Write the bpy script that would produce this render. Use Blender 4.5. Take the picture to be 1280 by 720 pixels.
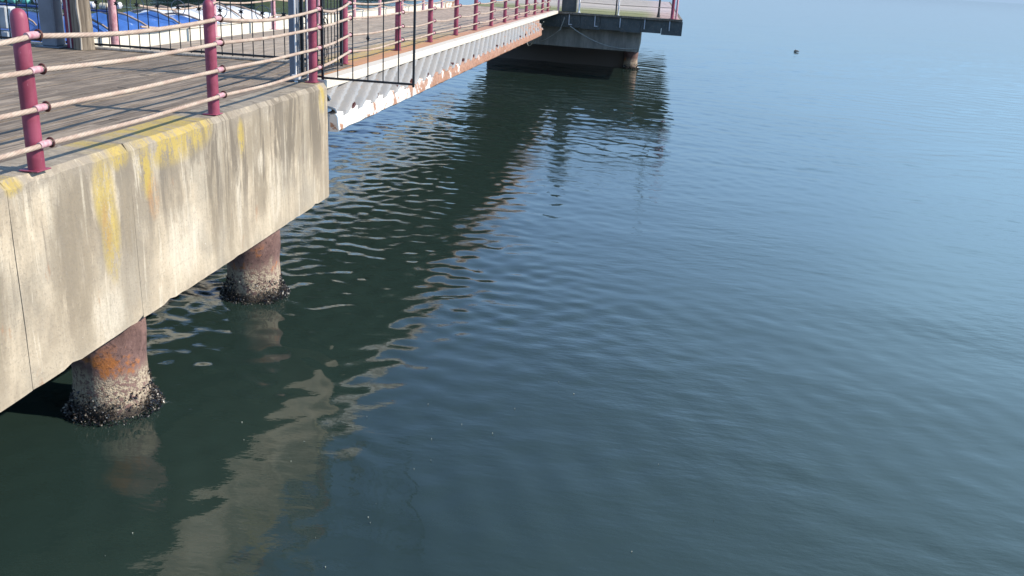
import bpy, math, random
import numpy as np
from mathutils import Vector, Matrix
random.seed(7); np.random.seed(7)
S = bpy.context.scene
for o in list(bpy.data.objects): bpy.data.objects.remove(o)
COL = S.collection
R = math.radians

# ------------------------------------------------------------------ camera, sky, sun, exposure
EYE = 4.4
F = 1125.0
v = np.array([180., 383., -F]); n = np.array([-180., -3150., -F])
Yv = v/np.linalg.norm(v); Zv = -(n-(n@Yv)*Yv); Zv /= np.linalg.norm(Zv); Xv = np.cross(Yv, Zv)
cam = bpy.data.objects.new('camera', bpy.data.cameras.new('camera')); COL.objects.link(cam)
M3 = np.stack([Xv, Yv, Zv])
cam.matrix_world = Matrix.Translation((0, 0, EYE)) @ Matrix([[float(M3[i][j]) for j in range(3)] for i in range(3)]).to_4x4()
cam.data.sensor_width = 36; cam.data.lens = 36*F/1280
cam.data.clip_start = 0.05; cam.data.clip_end = 20000
S.camera = cam

SUN_EL, SUN_AZ = R(37), R(87)          # azimuth clockwise from +Y
w = bpy.data.worlds.new('World'); S.world = w; w.use_nodes = True
nt = w.node_tree; bg = nt.nodes['Background']
sky = nt.nodes.new('ShaderNodeTexSky'); sky.sky_type = 'NISHITA'; sky.sun_disc = False
sky.sun_elevation = SUN_EL; sky.sun_rotation = SUN_AZ
sky.air_density = 1.0; sky.dust_density = 0.0; sky.ozone_density = 3.0; sky.altitude = 1500
# hazy lower sky (dimmed towards the far shore) and thin bright cloud on the sunward side
def wn_(t, **kw):
    q_ = nt.nodes.new(t)
    for a_, b_ in kw.items(): setattr(q_, a_, b_)
    return q_
wtc = wn_('ShaderNodeTexCoord'); wsp = wn_('ShaderNodeSeparateXYZ'); nt.links.new(wtc.outputs['Generated'], wsp.inputs[0])
def wr(src, a, b, c, d):
    q_ = wn_('ShaderNodeMapRange', interpolation_type='SMOOTHSTEP'); nt.links.new(src, q_.inputs[0])
    for i_, x_ in enumerate((a, b, c, d)): q_.inputs[i_+1].default_value = x_
    return q_.outputs[0]
def wm(op, a, b):
    q_ = wn_('ShaderNodeMath', operation=op)
    for i_, x_ in enumerate((a, b)):
        if isinstance(x_, float): q_.inputs[i_].default_value = x_
        else: nt.links.new(x_, q_.inputs[i_])
    return q_.outputs[0]
g1 = wm('MULTIPLY', wr(wsp.outputs[2], -.02, .30, .06, 1.0), wr(wsp.outputs[2], .62, .85, 1., .45))
vm = wn_('ShaderNodeVectorMath', operation='SCALE'); nt.links.new(sky.outputs[0], vm.inputs[0]); nt.links.new(g1, vm.inputs['Scale'])
nz_ = wn_('ShaderNodeTexNoise'); nt.links.new(wtc.outputs['Generated'], nz_.inputs['Vector']); nz_.inputs['Scale'].default_value = 2.2; nz_.inputs['Detail'].default_value = 3
gl = wm('MULTIPLY', wm('MULTIPLY', wr(wsp.outputs[0], -.30, .50, 0., 1.), wr(wsp.outputs[2], .04, .32, 0., 1.)), wr(nz_.outputs['Fac'], .25, .75, .7, 1.3))
gl = wm('MULTIPLY', gl, wr(wsp.outputs[2], .65, .95, 1., .2))
gl = wm('MULTIPLY', gl, wr(wsp.outputs[1], -.2, .3, .1, 1.))
vc = wn_('ShaderNodeVectorMath', operation='SCALE'); vc.inputs[0].default_value = (1.5, 2.3, 2.15); nt.links.new(gl, vc.inputs['Scale'])
va = wn_('ShaderNodeVectorMath', operation='ADD'); nt.links.new(vm.outputs[0], va.inputs[0]); nt.links.new(vc.outputs[0], va.inputs[1])
vh = wn_('ShaderNodeVectorMath', operation='SCALE'); vh.inputs[0].default_value = (.80, 1.38, 2.25); nt.links.new(wr(wsp.outputs[2], 0., .30, 1., .0), vh.inputs['Scale'])
vs = wn_('ShaderNodeVectorMath', operation='ADD'); nt.links.new(va.outputs[0], vs.inputs[0]); nt.links.new(vh.outputs[0], vs.inputs[1])
nt.links.new(vs.outputs[0], bg.inputs[0]); bg.inputs[1].default_value = 0.15
sl = bpy.data.lights.new('sun', 'SUN'); sl.energy = 3.0; sl.angle = R(0.5); sl.color = (1, .90, .76)
sun = bpy.data.objects.new('sun', sl); COL.objects.link(sun); sun.location = (20, 0, 30)
sd = Vector((math.sin(SUN_AZ)*math.cos(SUN_EL), math.cos(SUN_AZ)*math.cos(SUN_EL), math.sin(SUN_EL)))
sun.rotation_euler = sd.to_track_quat('Z', 'Y').to_euler()
S.view_settings.view_transform = 'Standard'; S.view_settings.look = 'None'
S.view_settings.exposure = 0.97; S.view_settings.gamma = 1; S.view_settings.use_curve_mapping = False

# ------------------------------------------------------------------ node helpers
class N:
    def __init__(s, name):
        s.m = bpy.data.materials.new(name); s.m.use_nodes = True; s.t = s.m.node_tree
        s.b = s.t.nodes['Principled BSDF']; s.geo = s.t.nodes.new('ShaderNodeNewGeometry')
        s.pos = s.geo.outputs['Position']
    def link(s, a, b): s.t.links.new(a, b)
    def val(s, sock, x):
        if isinstance(x, (int, float)): sock.default_value = x
        elif isinstance(x, tuple): sock.default_value = x if len(x) == len(sock.default_value) else (*x, 1)
        else: s.link(x, sock)
    def map(s, scale=(1, 1, 1), loc=(0, 0, 0), rot=(0, 0, 0), src=None):
        q = s.t.nodes.new('ShaderNodeMapping'); s.link(src or s.pos, q.inputs[0])
        q.inputs['Scale'].default_value = scale; q.inputs['Location'].default_value = loc; q.inputs['Rotation'].default_value = rot
        return q.outputs[0]
    def noise(s, vec, scale=1, detail=4, rough=.55, dist=0):
        q = s.t.nodes.new('ShaderNodeTexNoise'); s.link(vec, q.inputs['Vector'])
        q.inputs['Scale'].default_value = scale; q.inputs['Detail'].default_value = detail
        q.inputs['Roughness'].default_value = rough; q.inputs['Distortion'].default_value = dist
        return q.outputs['Fac']
    def vor(s, vec, scale=1, feat='F1'):
        q = s.t.nodes.new('ShaderNodeTexVoronoi'); s.link(vec, q.inputs['Vector']); q.inputs['Scale'].default_value = scale; q.feature = feat
        return q.outputs['Distance']
    def mth(s, op, a, b=0.0, c=0.0):
        q = s.t.nodes.new('ShaderNodeMath'); q.operation = op
        s.val(q.inputs[0], a); s.val(q.inputs[1], b); s.val(q.inputs[2], c); return q.outputs[0]
    def rng(s, x, a, b, c=0., d=1.):
        q = s.t.nodes.new('ShaderNodeMapRange'); q.interpolation_type = 'SMOOTHSTEP'
        s.val(q.inputs['Value'], x); s.val(q.inputs['From Min'], a); s.val(q.inputs['From Max'], b)
        s.val(q.inputs['To Min'], c); s.val(q.inputs['To Max'], d); return q.outputs[0]
    def mix(s, f, a, b):
        q = s.t.nodes.new('ShaderNodeMix'); q.data_type = 'RGBA'
        s.val(q.inputs[0], f); s.val(q.inputs[6], a); s.val(q.inputs[7], b); return q.outputs[2]
    def mul(s, a, b): return s.mth('MULTIPLY', a, b)
    def xyz(s):
        q = s.t.nodes.new('ShaderNodeSeparateXYZ'); s.link(s.pos, q.inputs[0]); return q.outputs
    def bump(s, h, strength=.3, dist=.01, base=None):
        q = s.t.nodes.new('ShaderNodeBump'); q.inputs['Strength'].default_value = strength; q.inputs['Distance'].default_value = dist
        s.link(h, q.inputs['Height'])
        if base: s.link(base, q.inputs['Normal'])
        s.link(q.outputs[0], s.b.inputs['Normal']); return q.outputs[0]
    def out(s, col, rough=.7, metal=0.):
        s.val(s.b.inputs['Base Color'], col); s.val(s.b.inputs['Roughness'], rough); s.val(s.b.inputs['Metallic'], metal); return s.m

def paint(name, col, worn=(.25, .2, .17), amount=.5, rough=.45, wscale=14, bump=.15):
    k = N(name); a = k.noise(k.pos, 3, 5); b = k.noise(k.pos, wscale, 6, .65)
    c = k.mix(k.rng(a, .3, .7), tuple(x*.8 for x in col), tuple(min(1, x*1.12) for x in col))
    c = k.mix(k.rng(b, .72-amount*.12, .76-amount*.08), c, worn)
    k.bump(b, bump, .004); return k.out(c, k.rng(b, .4, .7, rough, rough+.3))

M = {}
# maroon paint, sun-bleached, chipped
k = N('maroon_paint'); a = k.noise(k.pos, 6, 5); b = k.noise(k.map((1, 1, .35)), 30, 6, .7)
c = k.mix(k.rng(a, .32, .68), (.215, .034, .062), (.31, .065, .11))
c = k.mix(k.rng(b, .62, .72), c, (.50, .22, .27)); c = k.mix(k.rng(b, .34, .28), c, (.16, .045, .05))
k.bump(b, .25, .003); M['maroon'] = k.out(c, .5)
k = N('faded_pink_paint'); b = k.noise(k.map((1, 1, .4)), 25, 6, .7)
c = k.mix(k.rng(b, .35, .65), (.42, .17, .21), (.60, .38, .40)); k.bump(b, .2, .003); M['pink'] = k.out(c, .6)
M['black'] = paint('black_iron_paint', (.018, .018, .020), (.09, .045, .03), .5, .4)
M['grey'] = paint('grey_steel_paint', (.17, .19, .22), (.12, .08, .06), .5)
M['white'] = paint('white_steel_paint', (.72, .72, .71), (.42, .27, .17), .6)
M['dark'] = paint('dark_green_grey_paint', (.075, .085, .082), (.14, .13, .11), 1.6, .7)
M['ring'] = paint('rusty_ring', (.10, .035, .03), (.2, .09, .05), .8)
M['blue'] = paint('blue_tarp', (.04, .13, .42), (.36, .46, .66), 1.3, .5, 3, .9)
M['bluedark'] = paint('navy_tarp', (.015, .05, .20), (.05, .12, .4), 1.0, .5, 5, .5)
M['gel'] = paint('white_hull', (.72, .73, .74), (.5, .5, .5), .2, .3)
M['teal'] = paint('teal_plastic', (.12, .45, .36), (.3, .6, .5), .4)
M['cream'] = paint('cream_plastic', (.72, .66, .50), (.5, .45, .35), .4)
M['panel'] = paint('pale_grey_panel', (.50, .52, .54), (.3, .3, .3), .4)
M['fascia'] = paint('white_fascia', (.80, .78, .72), (.6, .5, .4), .5)

# rope
k = N('rope_fibre')
tc = k.t.nodes.new('ShaderNodeTexCoord')
q = k.t.nodes.new('ShaderNodeTexWave'); q.wave_type = 'BANDS'; q.bands_direction = 'DIAGONAL'; q.wave_profile = 'SIN'
q.inputs['Scale'].default_value = 10; k.link(tc.outputs['UV'], q.inputs['Vector'])
b = k.noise(k.pos, 5, 5); b2 = k.noise(k.pos, 90, 3)
c = k.mix(k.rng(b, .35, .65), (.40, .29, .23), (.50, .40, .32)); c = k.mix(k.rng(b2, .5, .75, 0, .5), c, (.33, .25, .19))
c = k.mix(k.rng(q.outputs['Fac'], .25, 0, 0, .35), c, (.24, .17, .13))
k.bump(q.outputs['Fac'], .4, .004); M['rope'] = k.out(c, .9)
M['cable'] = paint('grey_cable', (.33, .34, .31), (.15, .16, .13), .8)

# concrete edge beam (stains with shapes of their own)
def concrete(name):
    k = N(name); X, Y, Z = k.xyz()
    wv = k.noise(k.map((1, 1.2, .9), (4, 2, 1)), 1.1, 5, .6); st = k.noise(k.map((1, 1.7, .45)), 1.3, 8, .66, .35); st2 = k.noise(k.map((1, 5, .42), (3, 1, 0)), 1.4, 7, .7, .4)
    bl = k.noise(k.pos, .9, 6, .6); fi = k.noise(k.pos, 40, 5, .7); sp = k.noise(k.pos, 14, 4, .7)
    hi = k.rng(Z, 1.2, 2.7)                                             # upper part collects grime
    c = k.mix(k.rng(bl, .35, .65), (.37, .30, .215), (.60, .50, .365)); c = k.mix(k.rng(wv, .45, .62, 0, .6), c, (.33, .29, .23))
    g1 = k.mul(k.rng(st, .47, .60), k.mth('MULTIPLY_ADD', hi, .75, .25))
    c = k.mix(k.mul(g1, .9), c, (.21, .175, .13))
    c = k.mix(k.mul(k.rng(st2, .54, .61), k.mul(k.mth('MULTIPLY_ADD', hi, .8, .12), .75)), c, (.17, .145, .115))
    c = k.mix(k.mul(k.rng(st2, .43, .36), .6), c, (.66, .58, .45))
    c = k.mix(k.mul(k.rng(Z, 2.5, 2.72), k.rng(sp, .36, .56, .25, .9)), c, (.30, .255, .20))      # pale lime runs above; here top-edge stain, darkened to mute the sunlit chamfer
    def blob(y, z, sy, sz):
        dy = k.mth('DIVIDE', k.mth('SUBTRACT', Y, y), sy); dz = k.mth('DIVIDE', k.mth('SUBTRACT', Z, z), sz)
        return k.rng(k.mth('ADD', k.mul(dy, dy), k.mul(dz, dz)), 1.0, .1)
    wob = k.mth('ADD', k.mul(k.noise(k.map((1, 2.6, .8), (7, 2, 0)), 2.6, 9, .78), .75), k.mul(k.noise(k.pos, 60, 4, .7), .25))
    def blobs(lst):
        m_ = blob(*lst[0])
        for a in lst[1:]: m_ = k.mth('MAXIMUM', m_, blob(*a))
        return m_
    sn = k.noise(k.map((1, 3.4, .8), (1, 4, 6)), 2.0, 9, .76, .3)
    gry = blobs([(6.55, 1.9, .38, 1.0), (7.4, 2.1, .15, .45), (9.05, 1.9, .16, .9), (9.45, 1.9, .2, 1.0), (10.2, 2.35, .55, .45), (10.35, 1.8, .28, .6), (11.5, 2.35, .5, .55), (12.2, 2.2, .5, .6), (5.4, 1.8, .4, .8)])
    c = k.mix(k.mul(k.mul(gry, k.rng(sn, .36, .52)), .85), c, (.27, .22, .155))
    wht = blobs([(11.05, 2.0, .10, .75), (10.35, 2.05, .12, .2), (9.7, 1.7, .08, .6), (10.75, 1.6, .2, .5), (8.4, 1.6, .5, .5), (6.95, 1.3, .3, .4)])
    c = k.mix(k.mul(k.mul(wht, k.rng(sn, .62, .44)), .7), c, (.64, .56, .44))
    yel = blobs([(7.05, 2.4, .20, .42), (7.1, 2.0, .17, .5), (7.35, 2.68, .22, .16), (7.75, 2.45, .16, .30), (8.3, 2.68, .85, .30), (8.75, 2.72, .5, .3), (9.83, 2.42, .10, .28), (12.55, 2.55, .2, .25), (5.95, 2.7, .14, .10)])
    c = k.mix(k.mul(k.mul(yel, k.rng(wob, .43, .51)), .8), c, (.48, .35, .07))
    org = k.mth('MAXIMUM', blob(7.85, 2.2, .14, .28), blob(7.05, 2.1, .08, .3))
    c = k.mix(k.mul(k.mul(org, k.rng(wob, .44, .56)), .5), c, (.46, .22, .07))
    c = k.mix(k.mul(k.rng(Z, 1.35, 1.06), k.mul(k.rng(sp, .4, .65), .5)), c, (.36, .30, .22))
    c = k.mix(k.rng(sp, .70, .73, 0, .6), c, (.74, .70, .62))          # lime spots
    c = k.mix(k.rng(fi, .52, .68, 0, .5), c, (.2, .17, .14))
    dk = k.noise(k.map((1, 2.4, .3), (9, 5, 2)), 1.5, 9, .74, .6)
    c = k.mix(k.mul(k.mul(k.rng(dk, .50, .57), k.rng(Y, 8.6, 9.2, .3, 1.)), k.rng(Z, 1.2, 2.2, .2, .85)), c, (.165, .135, .10))
    rs_ = k.noise(k.map((1, 1.5, .6), (2, 8, 1)), 2.4, 8, .75)
    c = k.mix(k.mul(k.rng(rs_, .62, .68), .45), c, (.36, .19, .10))
    bd = k.mth('PINGPONG', k.mth('ADD', Z, k.mul(bl, .02)), .14); c = k.mix(k.rng(bd, .012, .0, 0, .10), c, (.2, .17, .13))
    h = k.mth('ADD', k.mul(fi, .5), sp); k.bump(h, .6, .012)
    return k.out(c, .88)
M['concrete'] = concrete('weathered_concrete')
k = N('dark_concrete'); b = k.noise(k.map((2, 2, .5)), 1.5, 6, .65); f2 = k.noise(k.pos, 20, 5)
X, Y, Z = k.xyz()
c = k.mix(k.rng(b, .35, .7), (.19, .185, .165), (.32, .31, .27)); c = k.mix(k.rng(Z, 1.1, .5), c, (.13, .10, .08))
k.bump(f2, .4, .01); M['dconc'] = k.out(c, .85)
k = N('underside_concrete'); b = k.noise(k.pos, 1.2, 6, .65)
c = k.mix(k.rng(b, .3, .7), (.10, .10, .09), (.17, .16, .14)); M['under'] = k.out(c, .9)

# deck boards
def boards(name, c1, c2, dark, width, off=0., lichen=False, moss=False, axis=0):
    k = N(name); X, Y, Z = k.xyz(); A, B = (X, Y) if axis == 0 else (Y, X)
    idx = k.mth('FLOOR', k.mth('DIVIDE', k.mth('SUBTRACT', A, off), width))
    wn = k.t.nodes.new('ShaderNodeTexWhiteNoise'); wn.noise_dimensions = '2D'
    cx = k.t.nodes.new('ShaderNodeCombineXYZ'); k.link(idx, cx.inputs[0])
    k.link(k.mth('FLOOR', k.mth('DIVIDE', k.mth('ADD', B, k.mul(idx, 1.37)), 3.6)), cx.inputs[1]); k.link(cx.outputs[0], wn.inputs['Vector'])
    gr = k.noise(k.map((38, 1.6, 1) if axis == 0 else (1.6, 38, 1)), 1, 6, .65)
    big = k.noise(k.pos, .7, 5, .6); sp = k.noise(k.pos, 9, 5, .7)
    c = k.mix(wn.outputs['Value'], c1, c2)
    c = k.mix(k.rng(gr, .42, .62, 0, .8), c, dark); c = k.mix(k.rng(big, .4, .7, 0, .4), c, dark)
    c = k.mix(k.rng(sp, .64, .70, 0, .5), c, (.55, .50, .44))
    if lichen:
        e = k.mul(k.mul(k.rng(X, -6.2, -5.4), k.rng(Y, 27, 20, .3, 1.)), k.rng(sp, .36, .54)); c = k.mix(k.mul(e, .8), c, (.50, .33, .06))
        e = k.mul(k.rng(X, -5.5, -5.1), k.rng(big, .3, .5)); c = k.mix(k.mul(e, .7), c, (.50, .22, .13))
        c = k.mix(k.mul(k.rng(Y, 24, 36), k.rng(X, -6.6, -4.9, .15, .75)), c, (.46, .25, .22))
    if moss:
        c = k.mix(k.rng(k.noise(k.map((.5, 1, 1)), 1.3, 4), .25, .45, .3, .95), c, (.29, .29, .14))
        c = k.mix(k.mul(k.rng(sp, .5, .62), .8), c, (.36, .33, .08)); c = k.mix(k.mul(k.rng(X, -.6, .6), k.rng(sp, .35, .5, .2, .9)), c, (.60, .40, .38))
        c = k.mix(k.mul(k.rng(Y, 50, 58), .7), c, (.62, .52, .50))
    k.bump(gr, .5, .006); return k.out(c, .85)
M['deck'] = boards('grey_deck_boards', (.20, .155, .115), (.38, .30, .225), (.075, .055, .038), .15, -14)
M['bridge'] = boards('pale_deck_boards', (.36, .29, .22), (.52, .42, .32), (.20, .155, .12), .15, -9.8, lichen=True)
M['moss'] = boards('mossy_boards', (.30, .29, .18), (.46, .43, .28), (.10, .10, .05), .3, 44, moss=True, axis=1)
M['timber'] = boards('timber', (.20, .16, .12), (.28, .23, .17), (.09, .07, .05), 50.)
M['paletimber'] = boards('pale_timber', (.50, .45, .38), (.55, .48, .40), (.3, .26, .2), 50.)

# white-painted steel going to rust along the walkway
def rusty_white(name, rust_from, rust_to, base=(.74, .72, .68), bias=.0):
    k = N(name); X, Y, Z = k.xyz(); b = k.noise(k.pos, 2.3, 5, .6); f2 = k.noise(k.pos, 12, 6, .7)
    t = k.rng(Y, rust_from, rust_to, .0, .42)
    m = k.mth('ADD', k.mth('MULTIPLY_ADD', f2, .4, b), t)
    r = k.mix(k.rng(f2, .35, .65), (.22, .075, .03), (.42, .20, .11))
    c = k.mix(k.rng(m, .90-bias, .95-bias), base, r); c = k.mix(k.rng(b, .35, .55, 0, .15), c, (.5, .42, .33))
    k.bump(f2, .3, .006); return k.out(c, .6)
M['cap'] = rusty_white('white_cap_paint', 60, 90, (.70, .63, .53), .03)
M['chord2'] = rusty_white('cream_rusting_beam', 26, 66, (.80, .74, .62))
M['sheet'] = rusty_white('grey_corrugated_sheet', 25, 48, (.26, .26, .265), .0)
M['chord'] = rusty_white('white_rusting_chord', 4, 30)

# rusty steel pile with barnacle band
k = N('pile_steel'); X, Y, Z = k.xyz(); f1 = k.noise(k.pos, 3.2, 6, .65); f2 = k.noise(k.pos, 22, 6, .75); f3 = k.vor(k.pos, 55)
zz = k.mth('ADD', k.mth('ADD', Z, .25), k.mul(k.mth('SUBTRACT', f1, .5), .5))
c = k.mix(k.rng(f1, .35, .65), (.13, .072, .062), (.24, .14, .12))
c = k.mix(k.mul(k.rng(zz, .98, .72), k.mul(k.rng(zz, .40, .60), k.rng(f1, .54, .62))), c, (.40, .145, .04))
c = k.mix(k.mul(k.rng(f2, .54, .60), .75), c, (.075, .04, .035)); c = k.mix(k.mul(k.rng(f2, .42, .36), .5), c, (.32, .20, .17))
bar = k.mul(k.rng(zz, .60, .40), k.rng(f2, .42, .52)); c = k.mix(bar, c, (.46, .37, .265))
c = k.mix(k.mul(bar, k.rng(f3, .25, .05)), c, (.52, .46, .36))
c = k.mix(k.mul(k.rng(zz, .22, .06), .9), c, (.03, .025, .02))
k.bump(k.mth('ADD', f2, k.mul(k.mul(f3, bar), -1.)), .8, .012); M['pile'] = k.out(c, .85)
k = N('mussel_shell'); rnd = k.geo.outputs['Random Per Island']
c = k.mix(k.rng(rnd, .60, .66), (.014, .014, .018), (.07, .055, .045)); c = k.mix(k.rng(rnd, .90, .92), c, (.42, .39, .34))
M['mussel'] = k.out(c, k.rng(rnd, 0, 1, .15, .5))

# water
k = N('sea_water'); 
b1 = k.noise(k.map((.8, 1.6, 1), rot=(0, 0, .25)), 5.0, 3, .5); b2 = k.noise(k.map((.7, 1.8, 1), rot=(0, 0, -.2)), 14, 3, .5)
pt = k.noise(k.pos, .16, 3, .5)
b0 = k.noise(k.map((.5, 1.9, 1), rot=(0, 0, .08)), 1.5, 3, .55); q = k.mth('ADD', k.mul(b0, 1.7), k.mth('ADD', b1, k.mul(b2, .3))); q = k.mul(q, k.rng(pt, .35, .65, .15, 1.))
k.bump(q, .14, .05)
k.b.inputs['IOR'].default_value = 1.5
M['water'] = k.out((.018, .033, .028), .05)
k = N('wooded_hill'); b = k.noise(k.pos, .15, 6, .7); M['hill'] = k.out(k.mix(k.rng(b, .35, .65), (.02, .035, .018), (.06, .08, .035)), .95)
k = N('leaf_litter'); M['speck'] = k.out((.35, .36, .30), .7)

# ------------------------------------------------------------------ mesh helpers
class MB:
    def __init__(s): s.v = []; s.f = []; s.uv = {}
    def add(s, V, Fc):
        o = len(s.v); s.v += [tuple(map(float, p)) for p in V]; s.f += [tuple(i+o for i in q) for q in Fc]
    def box(s, x0, x1, y0, y1, z0, z1, c=0.0):
        if c <= 0:
            V = [(x, y, z) for z in (z0, z1) for y in (y0, y1) for x in (x0, x1)]
            s.add(V, [(0, 2, 3, 1), (4, 5, 7, 6), (0, 1, 5, 4), (2, 6, 7, 3), (0, 4, 6, 2), (1, 3, 7, 5)]); return s
        V = []
        for z, i in ((z0, c), (z0+c, 0), (z1-c, 0), (z1, c)):
            a = c-i if i else 0
            V += [(x0+i+(c if not i else 0), y0+i, z), (x1-i-(c if not i else 0), y0+i, z), (x1-i, y0+i+c, z), (x1-i, y1-i-c, z),
                  (x1-i-(c if not i else 0), y1-i, z), (x0+i+(c if not i else 0), y1-i, z), (x0+i, y1-i-c, z), (x0+i, y0+i+c, z)]
        Fc = [tuple(reversed(range(8))), tuple(range(24, 32))]
        for r in range(3):
            for j in range(8): a, b = r*8+j, r*8+(j+1) % 8; Fc.append((a, b, b+8, a+8))
        s.add(V, Fc); return s
    def obox(s, c, ax, ay, az, hx, hy, hz):
        c, ax, ay, az = map(Vector, (c, ax, ay, az)); V = []
        for z in (-1, 1):
            for y in (-1, 1):
                for x in (-1, 1): V.append(c+ax*hx*x+ay*hy*y+az*hz*z)
        s.add(V, [(0, 2, 3, 1), (4, 5, 7, 6), (0, 1, 5, 4), (2, 6, 7, 3), (0, 4, 6, 2), (1, 3, 7, 5)]); return s
    def tube(s, pts, r, seg=8, cap=True, uvr=None):
        pts = [Vector(p) for p in pts]; n_ = len(pts); rr = r if isinstance(r, (list, tuple)) else [r]*n_
        t0 = (pts[1]-pts[0]).normalized(); up = Vector((0, 0, 1)) if abs(t0.z) < .9 else Vector((1, 0, 0))
        nrm = (up-t0*up.dot(t0)).normalized(); V = []; o = len(s.v); L = 0
        for i, p in enumerate(pts):
            t = ((pts[i+1]-p) if i < n_-1 else (p-pts[i-1])).normalized()
            if 0 < i < n_-1: t = ((pts[i+1]-p).normalized()+(p-pts[i-1]).normalized()).normalized()
            nrm = (nrm-t*nrm.dot(t)).normalized(); bn = t.cross(nrm)
            if i: L += (p-pts[i-1]).length
            for j in range(seg):
                a = 2*math.pi*j/seg; V.append(p+(nrm*math.cos(a)+bn*math.sin(a))*rr[i])
                if uvr: s.uv[o+len(V)-1] = (L, j/seg*.3)
        Fc = []
        for i in range(n_-1):
            for j in range(seg): a, b = i*seg+j, i*seg+(j+1) % seg; Fc.append((a, b, b+seg, a+seg))
        if cap: Fc += [tuple(reversed(range(seg))), tuple(range((n_-1)*seg, n_*seg))]
        s.add(V, Fc); return s
    def lathe(s, c, prof, seg=20, fn=None):
        V = []; n_ = len(prof)
        for (r, z) in prof:
            for j in range(seg):
                a = 2*math.pi*j/seg; k_ = fn(a, z) if fn else 1
                V.append((c[0]+r*k_*math.cos(a), c[1]+r*k_*math.sin(a), c[2]+z))
        Fc = []
        for i in range(n_-1):
            for j in range(seg): a, b = i*seg+j, i*seg+(j+1) % seg; Fc.append((a, b, b+seg, a+seg))
        Fc += [tuple(reversed(range(seg))), tuple(range((n_-1)*seg, n_*seg))]
        s.add(V, Fc); return s
    def ring(s, c, axis, R_, r, seg=16, ts=6):
        axis = Vector(axis).normalized(); u = axis.orthogonal().normalized(); w_ = axis.cross(u); V = []
        for i in range(seg):
            a = 2*math.pi*i/seg; d = u*math.cos(a)+w_*math.sin(a)
            for j in range(ts):
                b = 2*math.pi*j/ts; V.append(Vector(c)+d*(R_+r*math.cos(b))+axis*r*math.sin(b))
        s.add(V, [(i*ts+j, ((i+1) % seg)*ts+j, ((i+1) % seg)*ts+(j+1) % ts, i*ts+(j+1) % ts) for i in range(seg) for j in range(ts)]); return s
    def build(s, name, mat, parent=None, smooth=False, bevel=0):
        org = Vector(parent.location) if parent else Vector((0, 0, 0))
        if parent and parent.parent: org = Vector(parent['_org'])
        me = bpy.data.meshes.new(name)
        me.from_pydata([tuple(Vector(p)-org) for p in s.v], [], s.f); me.update()
        if s.uv:
            ul = me.uv_layers.new(name='UVMap'); arr = np.zeros(len(me.loops)*2); vi = np.zeros(len(me.loops), dtype=np.int64)
            me.loops.foreach_get('vertex_index', vi); t = np.zeros((len(s.v), 2))
            for i_, u_ in s.uv.items(): t[i_] = u_
            ul.data.foreach_set('uv', t[vi].ravel())
        if smooth: me.polygons.foreach_set('use_smooth', [True]*len(me.polygons))
        me.materials.append(M[mat] if isinstance(mat, str) else mat)
        o = bpy.data.objects.new(name, me); COL.objects.link(o)
        if parent: o.parent = parent; o['_org'] = tuple(org)
        if bevel:
            b = o.modifiers.new('bevel', 'BEVEL'); b.width = bevel; b.segments = 2; b.limit_method = 'ANGLE'
        if smooth and hasattr(me, 'set_sharp_from_angle'): me.set_sharp_from_angle(angle=R(40))
        return o
def tag(o, label=None, cat=None, group=None, kind=None):
    if label: o['label'] = label
    if cat: o['category'] = cat
    if group: o['group'] = group
    if kind: o['kind'] = kind
    return o
def thing(name, loc, label, cat, group=None):
    o = bpy.data.objects.new(name, None); o.empty_display_size = .2; o.location = loc; COL.objects.link(o)
    return tag(o, label, cat, group)
def dup(root, loc, label):
    r = root.copy(); COL.objects.link(r); r.location = loc; r['label'] = label
    for ch in list(root.children):
        c = ch.copy(); COL.objects.link(c); c.parent = r
        for g in list(ch.children): d = g.copy(); COL.objects.link(d); d.parent = c
    return r

DK = 2.75                                   # deck level
WZ = -0.25                                  # water level
FX = -4.55                                  # face of the concrete edge
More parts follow.
